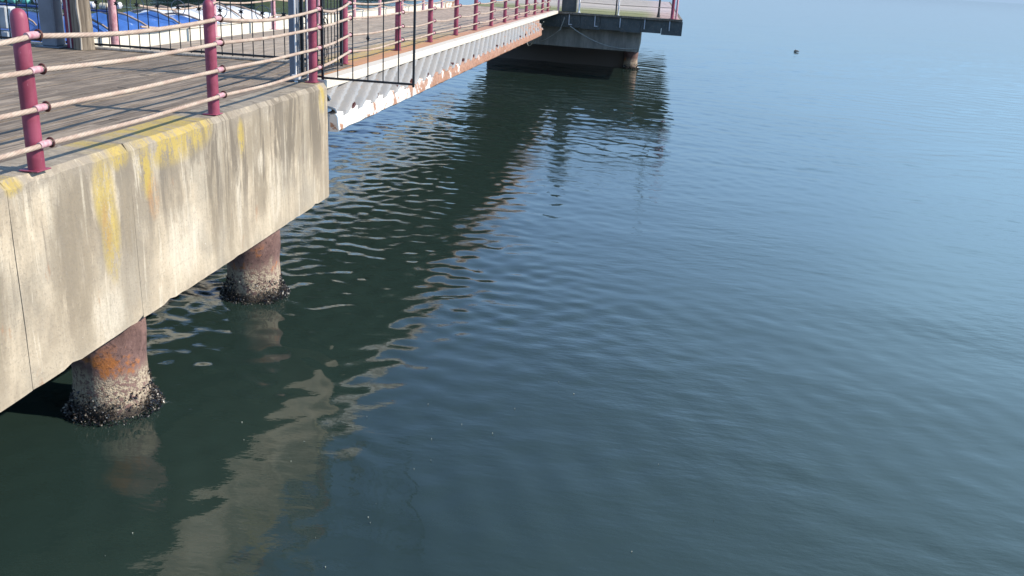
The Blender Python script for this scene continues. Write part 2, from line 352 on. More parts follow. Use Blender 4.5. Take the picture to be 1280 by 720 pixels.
# ------------------------------------------------------------------ water
def water_mesh():
    th = np.radians(np.arange(-88, 88.01, .14))          # angle from +Y, clockwise
    r = [0.6]
    while r[-1] < 6000:
        x = r[-1]
        k_ = max(.035, .0042*x) if x < 130 else .02*x
        r.append(x+k_ if x > 3 else x+.1)
    r = np.array(r); dr = np.gradient(r)
    Rg, Tg = np.meshgrid(r, th, indexing='ij'); X = Rg*np.sin(Tg); Y = Rg*np.cos(Tg)
    cell = np.maximum(dr[:, None], Rg*np.radians(.14)*.6)*np.ones_like(Rg)
    rs = np.random.RandomState(3); Z = np.zeros_like(X)
    wx = .25*np.sin(X*.31+Y*.17+1)+.2*np.sin(Y*.43-X*.23); wy = .25*np.sin(Y*.27-X*.37+2)+.2*np.sin(X*.61+Y*.33)
    lam = np.concatenate([rs.uniform(.28, .6, 26), rs.uniform(.6, 1.3, 24), rs.uniform(1.3, 4.5, 16)])
    patch = .5+.5*np.tanh(1.6*(np.sin(X*.11+Y*.07+.6)+np.sin(Y*.19-X*.05+2.2)+.6*np.sin(X*.33+Y*.23))*.6)
    calm = 1/(1+np.exp(-(np.hypot(X+0.5, Y)-9.0)/1.6))       # lee of the quay: hardly a ripple close in
    pier = 1/(1+np.exp((X+1.6+.05*Y+1.2*np.sin(Y*.35)+.8*np.sin(Y*.9+X*.4))/.9))*np.clip((Y-3.5)/8, .12, 1)
    far = np.clip((Y-18)/35, 0, 1)
    for L in lam:
        if L < .6: s_, amp = .0100, .14+.34*patch+1.0*pier*(.4+1.0*patch)+1.6*far
        elif L < 1.3: s_, amp = .0052, .10+.26*patch+.3*pier*(.35+1.3*patch)+1.9*far
        else: s_, amp = .0028, .45+.5*pier
        a = rs.normal(0, .85 if L < .5 else .6)+.12; kx, ky = math.sin(a), math.cos(a); kk = 2*math.pi/L
        A = s_*1.35/kk; damp = np.exp(-(cell/L*2.0)**2)
        c_ = (.15+.85*calm+.3*pier) if L < .45 else (1.0) if L < 1.3 else 1.2
        Z += A*amp*c_*damp*np.sin(kk*(kx*(X+wx)+ky*(Y+wy))+rs.uniform(0, 6.28))
    Z *= np.clip((1-np.abs(Tg)/np.radians(88))*12, 0, 1)*np.clip((Rg-.8)/1.5, 0, 1)
    ni, nj = X.shape; V = np.stack([X, Y, Z], -1).reshape(-1, 3)
    i = np.arange(ni-1)[:, None]*nj+np.arange(nj-1)[None]; Q = np.stack([i, i+1, i+nj+1, i+nj], -1).reshape(-1, 4)[:, ::-1]
    # the rest of the sheet behind the viewer, and the small disc at the centre
    ext = []; exf = []; o = len(V)
    ta = np.radians(np.linspace(88, 272, 24)); 
    for a in ta: ext += [(0.6*math.sin(a), .6*math.cos(a), 0), (r[-1]*math.sin(a), r[-1]*math.cos(a), 0)]
    for j in range(23): exf.append((o+2*j+1, o+2*j+3, o+2*j+2, o+2*j)[::-1])
    V = np.concatenate([V, np.array(ext)]); Q = np.concatenate([Q, np.array(exf)])
    me = bpy.data.meshes.new('sea_water'); me.vertices.add(len(V)); me.vertices.foreach_set('co', V.ravel())
    me.loops.add(Q.size); me.loops.foreach_set('vertex_index', Q.ravel().astype(np.int32))
    me.polygons.add(len(Q)); me.polygons.foreach_set('loop_start', np.arange(0, Q.size, 4, dtype=np.int32))
    me.update(calc_edges=True)
    me.polygons.foreach_set('use_smooth', np.ones(len(Q), dtype=bool)); me.materials.append(M['water'])
    o = bpy.data.objects.new('sea_water', me); COL.objects.link(o); o.location.z = WZ; tag(o, kind='structure')
water_mesh()
# wooded shore off to the left, seen only mirrored in the water
mb = MB(); nn = 60; V = []
for i in range(nn):
    a = R(-62+i*48/(nn-1)); d = 190+12*math.sin(i*.5); h = (17+3*math.sin(i*.9)+2.5*math.sin(i*2.3))*min(1, (nn-1-i)/9, i/5+.2)
    for dd, hh in ((0, -.5), (3, h*.45), (14, h*.85), (34, h), (90, h*.9), (160, -.5)): V.append(((d+dd)*math.sin(a), (d+dd)*math.cos(a), hh+random.uniform(-.8, .8)*(hh > 0)))
mb.add(V, [(i*6+j, i*6+j+1, i*6+j+7, i*6+j+6) for i in range(nn-1) for j in range(5)])
tag(mb.build('hills', 'hill'), kind='structure')

# ------------------------------------------------------------------ near deck and walkway
mb = MB(); x = -14.0
while x < -5.02:
    x1 = min(x+.15, -5.0); y = -3-random.random()*3
    while y < 15.3:
        L = 3.6; y1 = min(y+L, 15.35); dz = random.uniform(-.004, .004)
        mb.box(x+.004, x1-.006, y+.002, y1-.004, DK-.045+dz, DK+dz); y = y1
    x += .15
tag(mb.build('boardwalk', 'deck'), kind='structure')
mb = MB(); mb.box(-14, -5.02, -6, 15.33, DK-.27, DK-.06); 
for yy in np.arange(-4, 15, 2.4): mb.box(-13.9, -5.9, yy, yy+.3, DK-.52, DK-.27)
tag(mb.build('deck_substructure', 'under'), kind='structure')
mb = MB(); x = -9.2
while x < -4.9:
    x1 = min(x+.15, -4.84); y = 15.36
    while y < 47.5:
        y1 = min(y+3.6, 47.5); dz = random.uniform(-.004, .004); mb.box(x+.004, x1-.005, y+.002, y1-.003, DK-.045+dz, DK+dz); y = y1
    x += .15
# the strip between the concrete block's end and the first crossing
for j in range(1):
    mb.box(-5.0+.004, -4.92-.005, 12.82, 15.35, DK-.045, DK)
tag(mb.build('walkway', 'bridge'), kind='structure')
mb = MB(); mb.box(-9.18, -4.86, 15.36, 47.4, DK-.13, DK-.06)
for yy in np.arange(16.2, 46, 3.3): mb.box(-9.90, -4.95, yy, yy+.12, DK-.26, DK-.13)
for xx in (-7.3, -5.2): mb.box(xx, xx+.12, 15.36, 47.4, DK-.31, DK-.13)
tag(mb.build('walkway_substructure', 'under'), kind='structure')

# concrete edge blocks
def block(y0, y1, label, chips):
    mb = MB(); nseg = max(2, int((y1-y0)/.12)); prof = [(-5.85, 1.07), (FX-.0, 1.07), (FX, 1.07+.03), (FX, 1.6), (FX, 2.2), (FX, DK-.05), (FX-.05, DK+.002), (FX-.42, DK+.006), (-5.0, DK+.006), (-5.0, DK-.3), (-5.85, DK-.3)]
    V = []; m = len(prof)
    for i in range(nseg+1):
        y = y0+(y1-y0)*i/nseg
        for j, (px, pz) in enumerate(prof):
            jx = random.uniform(-.010, .006) if j in (3, 4, 5, 6) else 0; jz = random.uniform(-.012, .003) if j == 5 else random.choice((0, 0, 0, .004, .010, .03))*random.random() if j in (1, 2) else 0
            if j in (5, 6):
                for (cy, cw, cd) in chips:
                    if abs(y-cy) < cw: jx -= cd*(1-abs(y-cy)/cw); jz -= cd*.8*(1-abs(y-cy)/cw)*(j == 5)
            if i in (0, nseg) and 0 < j < 8: jx -= .008
            V.append((px+jx, y, pz+jz))
    Fc = [(i*m+j, i*m+(j+1) % m, (i+1)*m+(j+1) % m, (i+1)*m+j) for i in range(nseg) for j in range(m)]
    Fc = [q[::-1] for q in Fc]
    Fc += [tuple(range(m)), tuple(reversed(range(nseg*m, (nseg+1)*m)))]
    mb.add(V, Fc); o = mb.build('concrete_edge_block', 'concrete')
    tag(o, label, 'concrete block', 'concrete blocks edging the boardwalk'); return o
block(-3, 5.86, 'stained concrete edge block cut by the left frame, left of the open joint', [(4.9, .4, .02), (5.6, .08, .03)])
block(5.866, 7.51, 'stained concrete edge block under the leftmost maroon post, between two joints', [(7.45, .12, .04), (6.0, .15, .03)])
block(7.515, 12.78, 'long concrete edge block with yellow lichen, ending beside the white walkway edge', [(7.58, .1, .04), (9.6, .25, .03), (12.6, .3, .03)])

# piles
def pile(x, y, label, r=.375, top=1.32, far=False):
    t = thing('steel_pile', (x, y, WZ), label, 'pile', 'rusty piles carrying the pier')
    mb = MB(); sd_ = random.random()*9
    prof = [(r, -1.2)]+[(r*(1+.02*math.sin(z*9)), z) for z in np.arange(-.1, top-.05, .12)]+[(r, top+.02)]
    mb.lathe((x, y, WZ), prof, 40, lambda a, z: 1+.014*math.sin(a*5+z*4+sd_)+.010*math.sin(a*11-z*13)+.008*math.sin(a*17+z*31+sd_))
    mb.build('shaft', 'pile', t, smooth=True)
    mb = MB()
    for i in range(300 if far else 3400):
        a = random.random()*6.283; z = abs(random.gauss(0, .09))*(1.1+.7*math.sin(a*3+sd_))-.07; z = z if random.random() < .85 else random.uniform(0, .3)
        rr = r+random.random()**.7*max(0., .14-.55*max(z, 0)) if z < .2 else r+.01
        L = random.uniform(.010, .030)*(3 if far else 1); w_ = L*.42; c = Vector((x+rr*math.cos(a), y+rr*math.sin(a), z+WZ))
        d = Vector((math.cos(a)*random.uniform(0, 1.2)+random.uniform(-.5, .5), math.sin(a)*random.uniform(0, 1.2)+random.uniform(-.5, .5), random.uniform(-.6, .9))).normalized()
        u = d.orthogonal().normalized(); v_ = d.cross(u)
        mb.add([c-d*L, c+u*w_, c+v_*w_*.6, c-u*w_, c-v_*w_*.6, c+d*L*.9], [(0, 2, 1), (0, 3, 2), (0, 4, 3), (0, 1, 4), (5, 1, 2), (5, 2, 3), (5, 3, 4), (5, 4, 1)])
    tag(mb.build('mussels', 'mussel', t), kind='stuff')
    return t
pile(-5.33, 8.08, 'near rusty round pile with mussels, under the concrete at lower left')
pile(-5.37, 11.82, 'second rusty round pile with mussels, under the concrete nearer the walkway')

# walkway edge: cap, corrugated skirt, lower chord
t = thing('walkway_edge_beam', (-4.7, 12.8, DK), 'white rusting steel edge beam with slanted ribs along the walkway', 'edge beam')
mb = MB(); mb.box(-4.84, FX-.05, 12.80, 46.2, DK-.10, DK+.035, .012); mb.build('cap', 'cap', t)
mb = MB(); ys = np.arange(12.80, 38.6, .05); V = []; lv = 25
for y in ys:
    for j in range(lv):
        s_ = j/(lv-1); z = DK-.10-.38*s_; ph = ((y+1.5*s_)/.70) % 1
        d = .13*min(1, max(0, 3.2*(abs(ph-.5)*2-.5)+.5)); V.append((-4.74+.20*s_+d, y, z))
mb.add(V, [(i*lv+j, i*lv+j+1, (i+1)*lv+j+1, (i+1)*lv+j) for i in range(len(ys)-1) for j in range(lv-1)])
o = mb.build('ribbed_skirt', 'sheet', t); sm = o.modifiers.new('solid', 'SOLIDIFY'); sm.thickness = .012
mb = MB(); V = []; pr = [(-4.60, 2.05), (-4.44, 2.04), (-4.405, 2.07), (-4.43, 2.27), (-4.46, 2.30), (-4.60, 2.31)]; ys = np.arange(12.80, 38.2, .25)
for i, y in enumerate(ys):
    for (a, b) in pr: V.append((a+random.uniform(-.006, .006), y, b+random.uniform(-.008, .008)))
m = 6; Fc = [(i*m+j, (i+1)*m+j, (i+1)*m+(j+1) % m, i*m+(j+1) % m) for i in range(len(ys)-1) for j in range(m)]+[tuple(range(m)), tuple(reversed(range((len(ys)-1)*m, len(ys)*m)))]
mb.add(V, Fc); mb.build('lower_chord', 'chord', t, smooth=True)
for y in np.arange(13.6, 38, 1.24):
    y += random.uniform(-.1, .1); mb = MB(); mb.obox((-4.50, y, 2.30), (1, 0, 0), (0, .9, .43), (0, -.43, .9), .05, .10, .025)
    mb.build('bracket', 'ring', t)  # dark pieces standing in for the shadow notches along the chord top

t = thing('landward_edge_beam', (-9.8, 15.4, DK), 'pale edge beam on the landward side of the walkway, mirrored in the water underneath', 'edge beam')
mb = MB(); mb.box(-10.0, -9.91, 15.4, 46.9, 1.95, 2.89, .01); mb.build('web', 'chord2', t)
mb = MB(); mb.box(-10.03, -9.88, 15.4, 46.9, 2.893, 2.92); mb.build('top_strip', 'chord2', t)

# ------------------------------------------------------------------ railings
ROPE_H = (.215, .49, .77, 1.02)
def rail_post(label):
    t = thing('railing_post', (0, 0, 0), label, 'post', 'maroon railing posts')
    mb = MB(); mb.lathe((0, 0, 0), [(.062, .012), (.061, .6), (.060, 1.13), (.055, 1.165), (.042, 1.19), (.022, 1.203), (.003, 1.207)], 24); mb.build('pipe', 'maroon', t, smooth=True)
    mb = MB(); mb.box(-.095, .065, -.085, .085, 0.004, .014, .003); mb.build('base_plate', 'maroon', t)
    for h in ROPE_H:
        mb = MB(); mb.ring((.088, .075, h), (.1, 1, 0), .034, .009); mb.tube([(.05, .03, h), (.07, .07, h+.02)], .009, 6); mb.build('eye_ring', 'ring', t, smooth=True)
        mb = MB(); mb.tube([(.088, -.062, h-.004), (.090, -.02, h), (.090, .02, h), (.088, .055, h)], [.026, .0285, .0285, .026], 12); mb.build('rope_sleeve', 'pink', t, smooth=True)
    return t
p0 = rail_post('maroon railing post cut off by the left edge of the frame, out of the concrete')
near_posts = [(-4.49, 3.0), (-4.59, 6.27), (-4.65, 9.38), (-4.74, 12.68)]
p0.location = (*(-4.62, 3.0), DK+.006)
near_posts[0] = (-4.62, 3.0)
for (px, py), lb in zip(near_posts[1:], ('largest maroon railing post, far left, standing on the concrete edge', 'tall maroon railing post midway between the far left post and the iron gate', 'maroon railing post at the corner of the concrete, right beside the grey steel post')):
    dup(p0, (px, py, DK+.006), lb)
far_posts = [(-5.22, 15.5)]+[(-5.18+.004*(y-18), y) for y in (18.8, 21.6, 24.5, 27.2, 29.9, 32.6, 35.3, 38.0, 40.7, 43.4, 45.6)]
ordn = ['first', 'second', 'third', 'fourth', 'fifth', 'sixth', 'seventh', 'eighth', 'ninth', 'tenth', 'eleventh', 'twelfth']
for i, ((px, py), od) in enumerate(zip(far_posts, ordn)):
    dup(p0, (px, py, DK+.002), '%s maroon post on the walkway side, counted from the iron gate%s' % (od, '' if i < 11 else ', where the platform begins'))
def rope(pts, h, r, name, label, grp, sag=.05, z0=DK, ends=False):
    P = []
    for a, b in zip(pts[:-1], pts[1:]):
        L = b[1]-a[1]; s_ = sag*(1+random.uniform(-.5, .7))
        nst = max(6, int(abs(L)/.12))
        for i in range(nst):
            f_ = i/nst; P.append((a[0]+(b[0]-a[0])*f_+.088, a[1]+L*f_, z0+h-4*s_*f_*(1-f_)+.002*math.sin(f_*11)))
    P.append((pts[-1][0]+.088, pts[-1][1], z0+h))
    mb = MB(); mb.tube(P, r, 10, uvr=True); o = mb.build(name, 'rope', None, smooth=True)
    return tag(o, label, 'rope', grp)
nm = ('lowest', 'second lowest', 'second highest', 'topmost')
for h, q in zip(ROPE_H, nm):
    rope(near_posts+[far_posts[0]], h, .0205, 'railing_rope', '%s thick cream rope threaded through the large posts on the concrete' % q, 'ropes of the near railing', .018+.05*(h > .9))
for h, q in zip(ROPE_H, nm):
    rope(far_posts, h, .018, 'railing_rope', '%s cream rope along the seaward railing of the walkway' % q, 'ropes of the walkway railing', .03)
# landward railing of the walkway
lp = None; lpts = []
for i, y in enumerate([19.0, 22.2, 25.4, 28.6, 31.4, 34.3, 37.6, 41.0, 44.4]):
    loc = (-9.3, y, DK)
    lb = '%s faded pink post on the landward side of the walkway, counted from the fence' % ordn[i]
    if lp is None:
        lp = thing('landward_post', loc, lb, 'post', 'faded posts of the landward railing')
        mb = MB(); mb.lathe(loc, [(.055, .0), (.055, 1.1), (.04, 1.15), (.005, 1.165)], 16); mb.build('pipe', 'pink', lp, smooth=True)
        mb = MB(); mb.box(loc[0]-.09, loc[0]+.09, y-.09, y+.09, DK+.003, DK+.013); mb.build('base_plate', 'pink', lp)
    else: dup(lp, loc, lb)
    lpts.append((-9.32, y))
for h, q in ((.35, 'lower'), (.72, 'middle'), (1.02, 'upper')):
    o = rope([(-9.36, 16.0)]+lpts, h, .02, 'landward_rope', '%s pale rope along the landward railing against dark water' % q, 'ropes of the landward railing', .06)

# ------------------------------------------------------------------ iron gate panel jutting over the water
t = thing('iron_gate_panel', (-4.68, 12.84, DK), 'black iron barred panel jutting out over the water beyond the corner post', 'gate')
y = 12.86; x0, x1, z0, z1 = -4.66, -3.30, DK+.06, DK+1.95
mb = MB(); mb.box(x0, x1, y-.015, y+.015, z0-.014, z0+.016); mb.box(x0, x1, y-.015, y+.015, z1-.025, z1)
mb.box(x0-.015, x0+.015, y-.0175, y+.0175, z0-.04, z1+.03); mb.box(x1-.015, x1+.013, y-.0175, y+.0175, z0-.04, z1+.03); mb.build('frame', 'black', t)
for i in range(1, 6):
    xx = x0+(x1-x0)*i/6; mb = MB(); mb.tube([(xx, y, z0), (xx, y, z1)], .0085, 8); mb.build('bar', 'black', t, smooth=True)
mb = MB(); mb.ring((x0+(x1-x0)*.5, y, z0+.60), (0, 0, 1), .016, .012); mb.lathe((x0+(x1-x0)*.5, y, z0+.60), [(.01, -.05), (.022, 0), (.01, .05)], 8); mb.build('knot', 'black', t, smooth=True)
mb = MB(); mb.box(-4.86, -4.66, y-.012, y+.012, z0+.0, z0+.03); mb.box(-4.86, -4.66, y-.012, y+.012, z1-.25, z1-.22); mb.build('hinge_arm', 'black', t)
def scroll(mb, c, a0, sgn, s=1., ax='y'):
    P = []
    for i in range(26):
        f_ = i/25; rr = s*.11*(1-.82*f_); a = a0+sgn*f_*8.0
        P.append((c[0], c[1]+rr*math.cos(a), c[2]+rr*math.sin(a)) if ax == 'y' else (c[0]+rr*math.cos(a), c[1], c[2]+rr*math.sin(a)))
    mb.tube(P, .008, 6)
# folded gate leaf along the walkway side
t = thing('folded_iron_gate', (-5.0, 13.0, DK), 'black iron gate leaf with scrolls, folded open behind the corner post', 'gate')
mb = MB(); ya, yb, xg = 13.0, 14.75, -5.02
for zz in (DK+.08, DK+.95, DK+1.75): mb.box(xg-.015, xg+.015, ya, yb, zz-.018, zz+.018)
for yy in (ya, yb): mb.box(xg-.022, xg+.022, yy-.022, yy+.022, DK+.04, DK+1.82)
mb.build('frame', 'black', t)
for i in range(1, 11):
    yy = ya+(yb-ya)*i/11; mb = MB(); mb.tube([(xg, yy, DK+.08), (xg, yy, DK+1.9)], .009, 6); mb.build('bar', 'black', t)
for (yy, zz, a, sg) in ((13.35, 3.05, 0, 1), (13.35, 3.45, 3.1, -1), (13.95, 3.05, 3.1, -1), (13.95, 3.5, 0, 1), (14.45, 3.2, 0, 1)):
    mb = MB(); scroll(mb, (xg+.01, yy, zz), a, sg); mb.build('scroll', 'black', t, smooth=True)
# grey post with white pipes
t = thing('grey_steel_post', (-5.02, 12.75, DK), 'square grey steel gate post beside the corner railing post', 'post')
mb = MB(); mb.box(-5.10, -4.98, 12.70, 12.82, DK+.012, DK+2.5, .006); mb.build('post', 'grey', t)
mb = MB(); mb.box(-5.15, -4.93, 12.65, 12.87, DK+.006, DK+.02); mb.build('base_plate', 'grey', t)
mb = MB(); mb.box(-5.02, -4.90, 12.55, 12.66, DK+.04, DK+.11, .01); mb.build('latch_box', 'panel', t)
for i, (xx, yy, lb) in enumerate(((-4.965, 12.60, 'slim white upright pipe directly right of the grey steel post'), (-4.90, 12.90, 'slim white upright pipe just left of the corner maroon post'), (-4.70, 12.98, 'slim white upright pipe between the corner post and the iron panel'))):
    t = thing('white_pipe', (xx, yy, DK), lb, 'pipe', 'slim white pipes by the gate')
    mb = MB(); mb.tube([(xx, yy, DK+.015), (xx, yy, DK+2.3)], .014, 10); mb.build('tube', 'white', t, smooth=True)
    mb = MB(); mb.lathe((xx, yy, DK), [(.03, .004), (.03, .02), (.018, .03)], 12); mb.build('foot', 'white', t)

# ------------------------------------------------------------------ iron fence across the boardwalk
t = thing('iron_fence', (-8.6, 15.2, DK), 'black iron fence with ringed star ornaments across the boardwalk', 'fence')
yf = 15.15; xa, xb = -13.4, -5.55
mb = MB(); mb.box(xa, xb, yf-.018, yf+.018, DK+.05, DK+.085); mb.box(xa, xb, yf-.018, yf+.018, DK+1.35, DK+1.385); mb.build('rails', 'black', t)
nb = int((xb-xa)/.19)
for i in range(nb+1):
    xx = xa+.02+i*.19; mb = MB(); mb.tube([(xx, yf, DK+.0), (xx, yf, DK+1.5)], .0095, 6); mb.build('bar', 'black', t)
for i in range(0, nb, 2):
    xx = xa+.02+i*.19
    mb = MB(); V = []; c = Vector((xx, yf-.012, DK+.78))
    for j in range(12):
        a = j*math.pi/6; rr = .062 if j % 2 == 0 else .026; V.append(c+Vector((rr*math.sin(a), 0, rr*math.cos(a))))
    V += [c+Vector((0, -.015, 0)), c+Vector((0, .015, 0))]
    mb.add(V, [(j, (j+1) % 12, 12) for j in range(12)]+[((j+1) % 12, j, 13) for j in range(12)]); mb.build('star', 'black', t)
    if i % 4 == 0: mb = MB(); mb.ring((xx, yf, DK+.78), (0, 1, 0), .125, .007, 24, 6); mb.build('ring', 'grey', t, smooth=True)
mb = MB(); mb.box(xa, -5.6, 14.93, 15.05, DK+.004, DK+.045, .008)
tag(mb.build('timber_sill', 'paletimber'), 'pale timber sill laid on the boards along the foot of the iron fence', 'timber')

# posts and columns at the back left
t = thing('timber_pole', (-9.66, 14.85, DK), 'weathered brown timber pole with a pale split, at the fence', 'pole')
def tn(a, z): return 1+.06*math.sin(a*3+z*2)+.03*math.sin(a*7-z*5)
mb = MB(); mb.lathe((-9.66, 14.8, DK), [(.17, .005)]+[(.165-.01*z, z) for z in np.arange(.1, 3.4, .2)]+[(.12, 3.45)], 20, tn); mb.build('trunk', 'timber', t, smooth=True)
mb = MB(); mb.tube([(-9.60, 14.63, DK+.01), (-9.585, 14.63, DK+.4), (-9.61, 14.63, DK+.7), (-9.60, 14.635, DK+1.0), (-9.67, 14.64, DK+1.7), (-9.66, 14.65, DK+2.6)], [.02, .022, .03, .02, .014, .01], 6); mb.build('pale_split', 'paletimber', t, smooth=True)
t = thing('grey_column', (-10.25, 14.85, DK), 'wide blue grey steel column left of the timber pole', 'column')
mb = MB(); mb.box(-10.40, -10.12, 14.72, 15.0, DK+.02, DK+3.2, .02); mb.build('shaft', 'grey', t)
mb = MB(); mb.box(-10.48, -10.04, 14.66, 15.06, DK+.003, DK+.02); mb.build('base_plate', 'grey', t)
t = thing('maroon_column', (-9.97, 14.95, DK), 'dark maroon pipe post squeezed between the grey column and the timber pole', 'post')
mb = MB(); mb.lathe((-9.95, 14.9, DK), [(.075, .004), (.075, 2.6), (.05, 2.65)], 18); mb.build('pipe', 'maroon', t, smooth=True)
mb = MB(); mb.tube([(-9.90, 14.80, DK+.01), (-9.905, 14.80, DK+2.4)], .011, 8); mb.build('white_conduit', 'white', t, smooth=True)
t = thing('pink_post', (-9.62, 15.9, DK), 'faded pink post behind the fence, right of the timber pole', 'post')
mb = MB(); mb.lathe((-9.62, 15.7, DK), [(.075, .004), (.07, 1.9), (.05, 2.0), (.01, 2.03)], 18); mb.build('pipe', 'pink', t, smooth=True)
mb = MB(); mb.lathe((-9.62, 15.7, DK), [(.12, .003), (.12, .015)], 18); mb.build('base_plate', 'pink', t)

# boats moored beyond the landward edge
def boat(cx, y0, L, W_, zs, label, tarp, seed, roof=.55):
    t = thing('moored_boat', (cx, y0+L/2, 0), label, 'boat', 'boats moored behind the boardwalk')
    st = 26; rows = []; mb = MB(); V = []
    def half(s_): return W_/2*(min(1, .72+1.2*s_) if s_ < .25 else 1)*math.sqrt(max(0, 1-max(0, (s_-.55)/.45)**2.4))+.015
    for i in range(st+1):
        s_ = i/st; hw = half(s_); sh = zs+.35*max(0, s_-.4)**1.5*1.6; y = y0+L*s_
        for (u, z) in ((-1, sh), (-.93, sh*.55), (-.6, .0), (0, -.35), (.6, .0), (.93, sh*.55), (1, sh)): V.append((cx+u*hw, y+(0 if z > 0 else -.3*s_), z))
    m = 7; mb.add(V, [(i*m+j, i*m+j+1, (i+1)*m+j+1, (i+1)*m+j) for i in range(st) for j in range(m-1)]+[tuple(reversed(range(m)))])
    mb.build('hull', 'gel', t, smooth=True)
    mb = MB(); V = []; m = 7; rs = random.Random(seed)
    for i in range(st+1):
        s_ = i/st; hw = half(s_)*1.02; sh = zs+.35*max(0, s_-.4)**1.5*1.6+.015; y = y0+L*s_
        hgt = roof*min(1, s_*6+.3)*max(.06, 1-max(0, (s_-.5)/.5)**1.3)*(1+.12*math.sin(i*1.7+seed))
        for u in (-1, -.8, -.45, 0, .45, .8, 1): V.append((cx+u*hw, y, sh-(.16 if abs(u) == 1 else 0)+hgt*(1-abs(u)**1.7)+(rs.uniform(-.03, .03) if abs(u) < 1 else 0)))
    mb.add(V, [(i*m+j, (i+1)*m+j, (i+1)*m+j+1, i*m+j+1) for i in range(st) for j in range(m-1)]+[tuple(range(m))]); mb.build('tarp_cover', tarp, t, smooth=True)
    for fr in (.16, .34, .52, .70):
        s_ = fr; hw = half(s_)*1.03; sh = zs+.35*max(0, s_-.4)**1.5*1.6+.03; hg = roof*max(.06, 1-max(0, (s_-.5)/.5)**1.3)*1.08+.02
        mb = MB(); mb.tube([(cx+u*hw, y0+L*s_, sh-(.14 if abs(u) == 1 else 0)+hg*(1-abs(u)**1.7)) for u in (-1, -.8, -.6, -.45, -.2, 0, .2, .45, .6, .8, 1)], .025, 6); mb.build('lashing', 'rope', t, smooth=True)
    mb = MB()
    for sx in (-1, 1): mb.tube([(cx+sx*half(i/st)*1.03, y0+L*i/st, zs+.35*max(0, i/st-.4)**1.5*1.6-.17) for i in range(st)], .035, 6)
    mb.build('rubbing_strake', 'bluedark', t, smooth=True)
    return t
boat(-11.5, 16.2, 7.6, 2.7, 2.40, 'white hulled boat under a bright blue tarp, right behind the iron fence', 'blue', 2, .65)
boat(-13.2, 22.5, 8.5, 2.5, 2.35, 'all white boat with its pointed bow behind the landward railing', 'gel', 9, .6)
boat(-15.5, 15.0, 7.5, 2.6, 2.4, 'boat under a navy tarp, farthest left behind the fence', 'bluedark', 5, .7)
t = thing('panelled_cabinet', (-12.5, 15.8, DK), 'pale grey four panel cabinet at the far left edge behind the fence', 'cabinet')
mb = MB(); mb.box(-13.3, -11.45, 15.5, 15.55, DK-.3, DK-.25); mb.build('shelf', 'grey', t)
for i, (a, b) in enumerate(((-13.2, -12.7), (-12.62, -12.15), (-12.07, -11.6))):
    for z in (0, 1): mb = MB(); mb.box(a, b, 15.5, 15.8, DK-.24+z*.43, DK+.14+z*.43, .015); mb.build('panel', 'panel', t)
for i in range(11):
    x_ = -13.55+.27*i; m_ = ('teal', 'cream', 'gel')[0 if i < 4 else 1 if i % 2 else 2]
    c3 = (x_+.3, 17.2+.02*i, 3.35+.02*math.sin(i*2))
    if i == 0:
        fd0 = thing('boat_fender', c3, 'leftmost teal fender in the row along the top left corner', 'fender', 'fenders in a row behind the fence')
    t = fd0 if i == 0 else thing('boat_fender', c3, 'small %s fender, %s from the left in the row above the fence' % ({'teal': 'teal', 'cream': 'cream', 'gel': 'white'}[m_], ordn[i]), 'fender', 'fenders in a row behind the fence')
    mb = MB(); mb.tube([(c3[0]-.10, c3[1], c3[2]), (c3[0]-.07, c3[1], c3[2]), (c3[0]+.07, c3[1], c3[2]), (c3[0]+.10, c3[1], c3[2])], [.03, .065, .065, .03], 12); mb.build('body', m_, t, smooth=True)
    mb = MB(); mb.ring((c3[0]+.115, c3[1], c3[2]), (0, 1, 0), .02, .006, 8, 5); mb.build('eye', 'black', t)
t = thing('fender_rack', (-12.0, 17.3, 0), 'dark rack carrying the row of fenders behind the fence', 'rack')
mb = MB(); mb.box(-13.4, -10.55, 17.1, 17.4, 3.24, 3.27); mb.build('shelf', 'bluedark', t)
for xx in (-13.3, -10.62):
    mb = MB(); mb.box(xx-.03, xx+.03, 17.2, 17.3, -.6, 3.22); mb.build('leg', 'bluedark', t)

# ------------------------------------------------------------------ far platform
PR = R(-9)
plat = []
def prot(o):      # turn a thing about the platform's left corner
    pass
def P(u, w_, z):  # platform coordinates: u along the edge from its left corner, w_ back
    c, s_ = math.cos(PR), math.sin(PR); return Vector((-4.85+u*c, 46.25+u*s_+w_, z))
AX, AY, AZ = P(1, 0, 0)-P(0, 0, 0), P(0, 1, 0)-P(0, 0, 0), Vector((0, 0, 1))
def pbox(mb, u0, u1, w0, w1, z0, z1): return mb.obox(P((u0+u1)/2, (w0+w1)/2, (z0+z1)/2), AX, AY, AZ, (u1-u0)/2, (w1-w0)/2, (z1-z0)/2)
t = thing('pier_platform', (-2, 46, 0), 'dark platform at the far end of the walkway with a mossy deck', 'pier')
mb = MB()
w_ = .02
while w_ < 40: pbox(mb, -4.5, 6.25, w_, w_+.26, DK-.07, DK+random.uniform(-.006, .006)); w_ += .3
mb.build('deck_boards', 'moss', t)
mb = MB(); pbox(mb, -4.5, 6.35, -.06, 0.0, DK-.09, DK+.01); pbox(mb, 6.26, 6.36, .01, 40, DK-.09, DK+.01); mb.build('edge_strip', 'timber', t)
mb = MB()
for i in range(9): pbox(mb, -2.6+i*1.0, -2.6+i*1.0+.985, 0.05+.01*(i % 2), .12+.01*(i % 2), DK-.72+.03*math.sin(i*3), DK-.10)
pbox(mb, 6.12, 6.2, .14, 39, DK-.68, DK-.1); mb.build('skirt_boards', 'dark', t)
for i, u in enumerate((.8, 2.1, 3.35, 4.55, 5.75)):
    mb = MB(); pbox(mb, u, u+.045, -.01, .04, DK-.55, DK-.10); pbox(mb, u, u+.18, -.01, .04, DK-.60, DK-.55) if i < 2 else None; mb.build('bracket', 'panel', t)
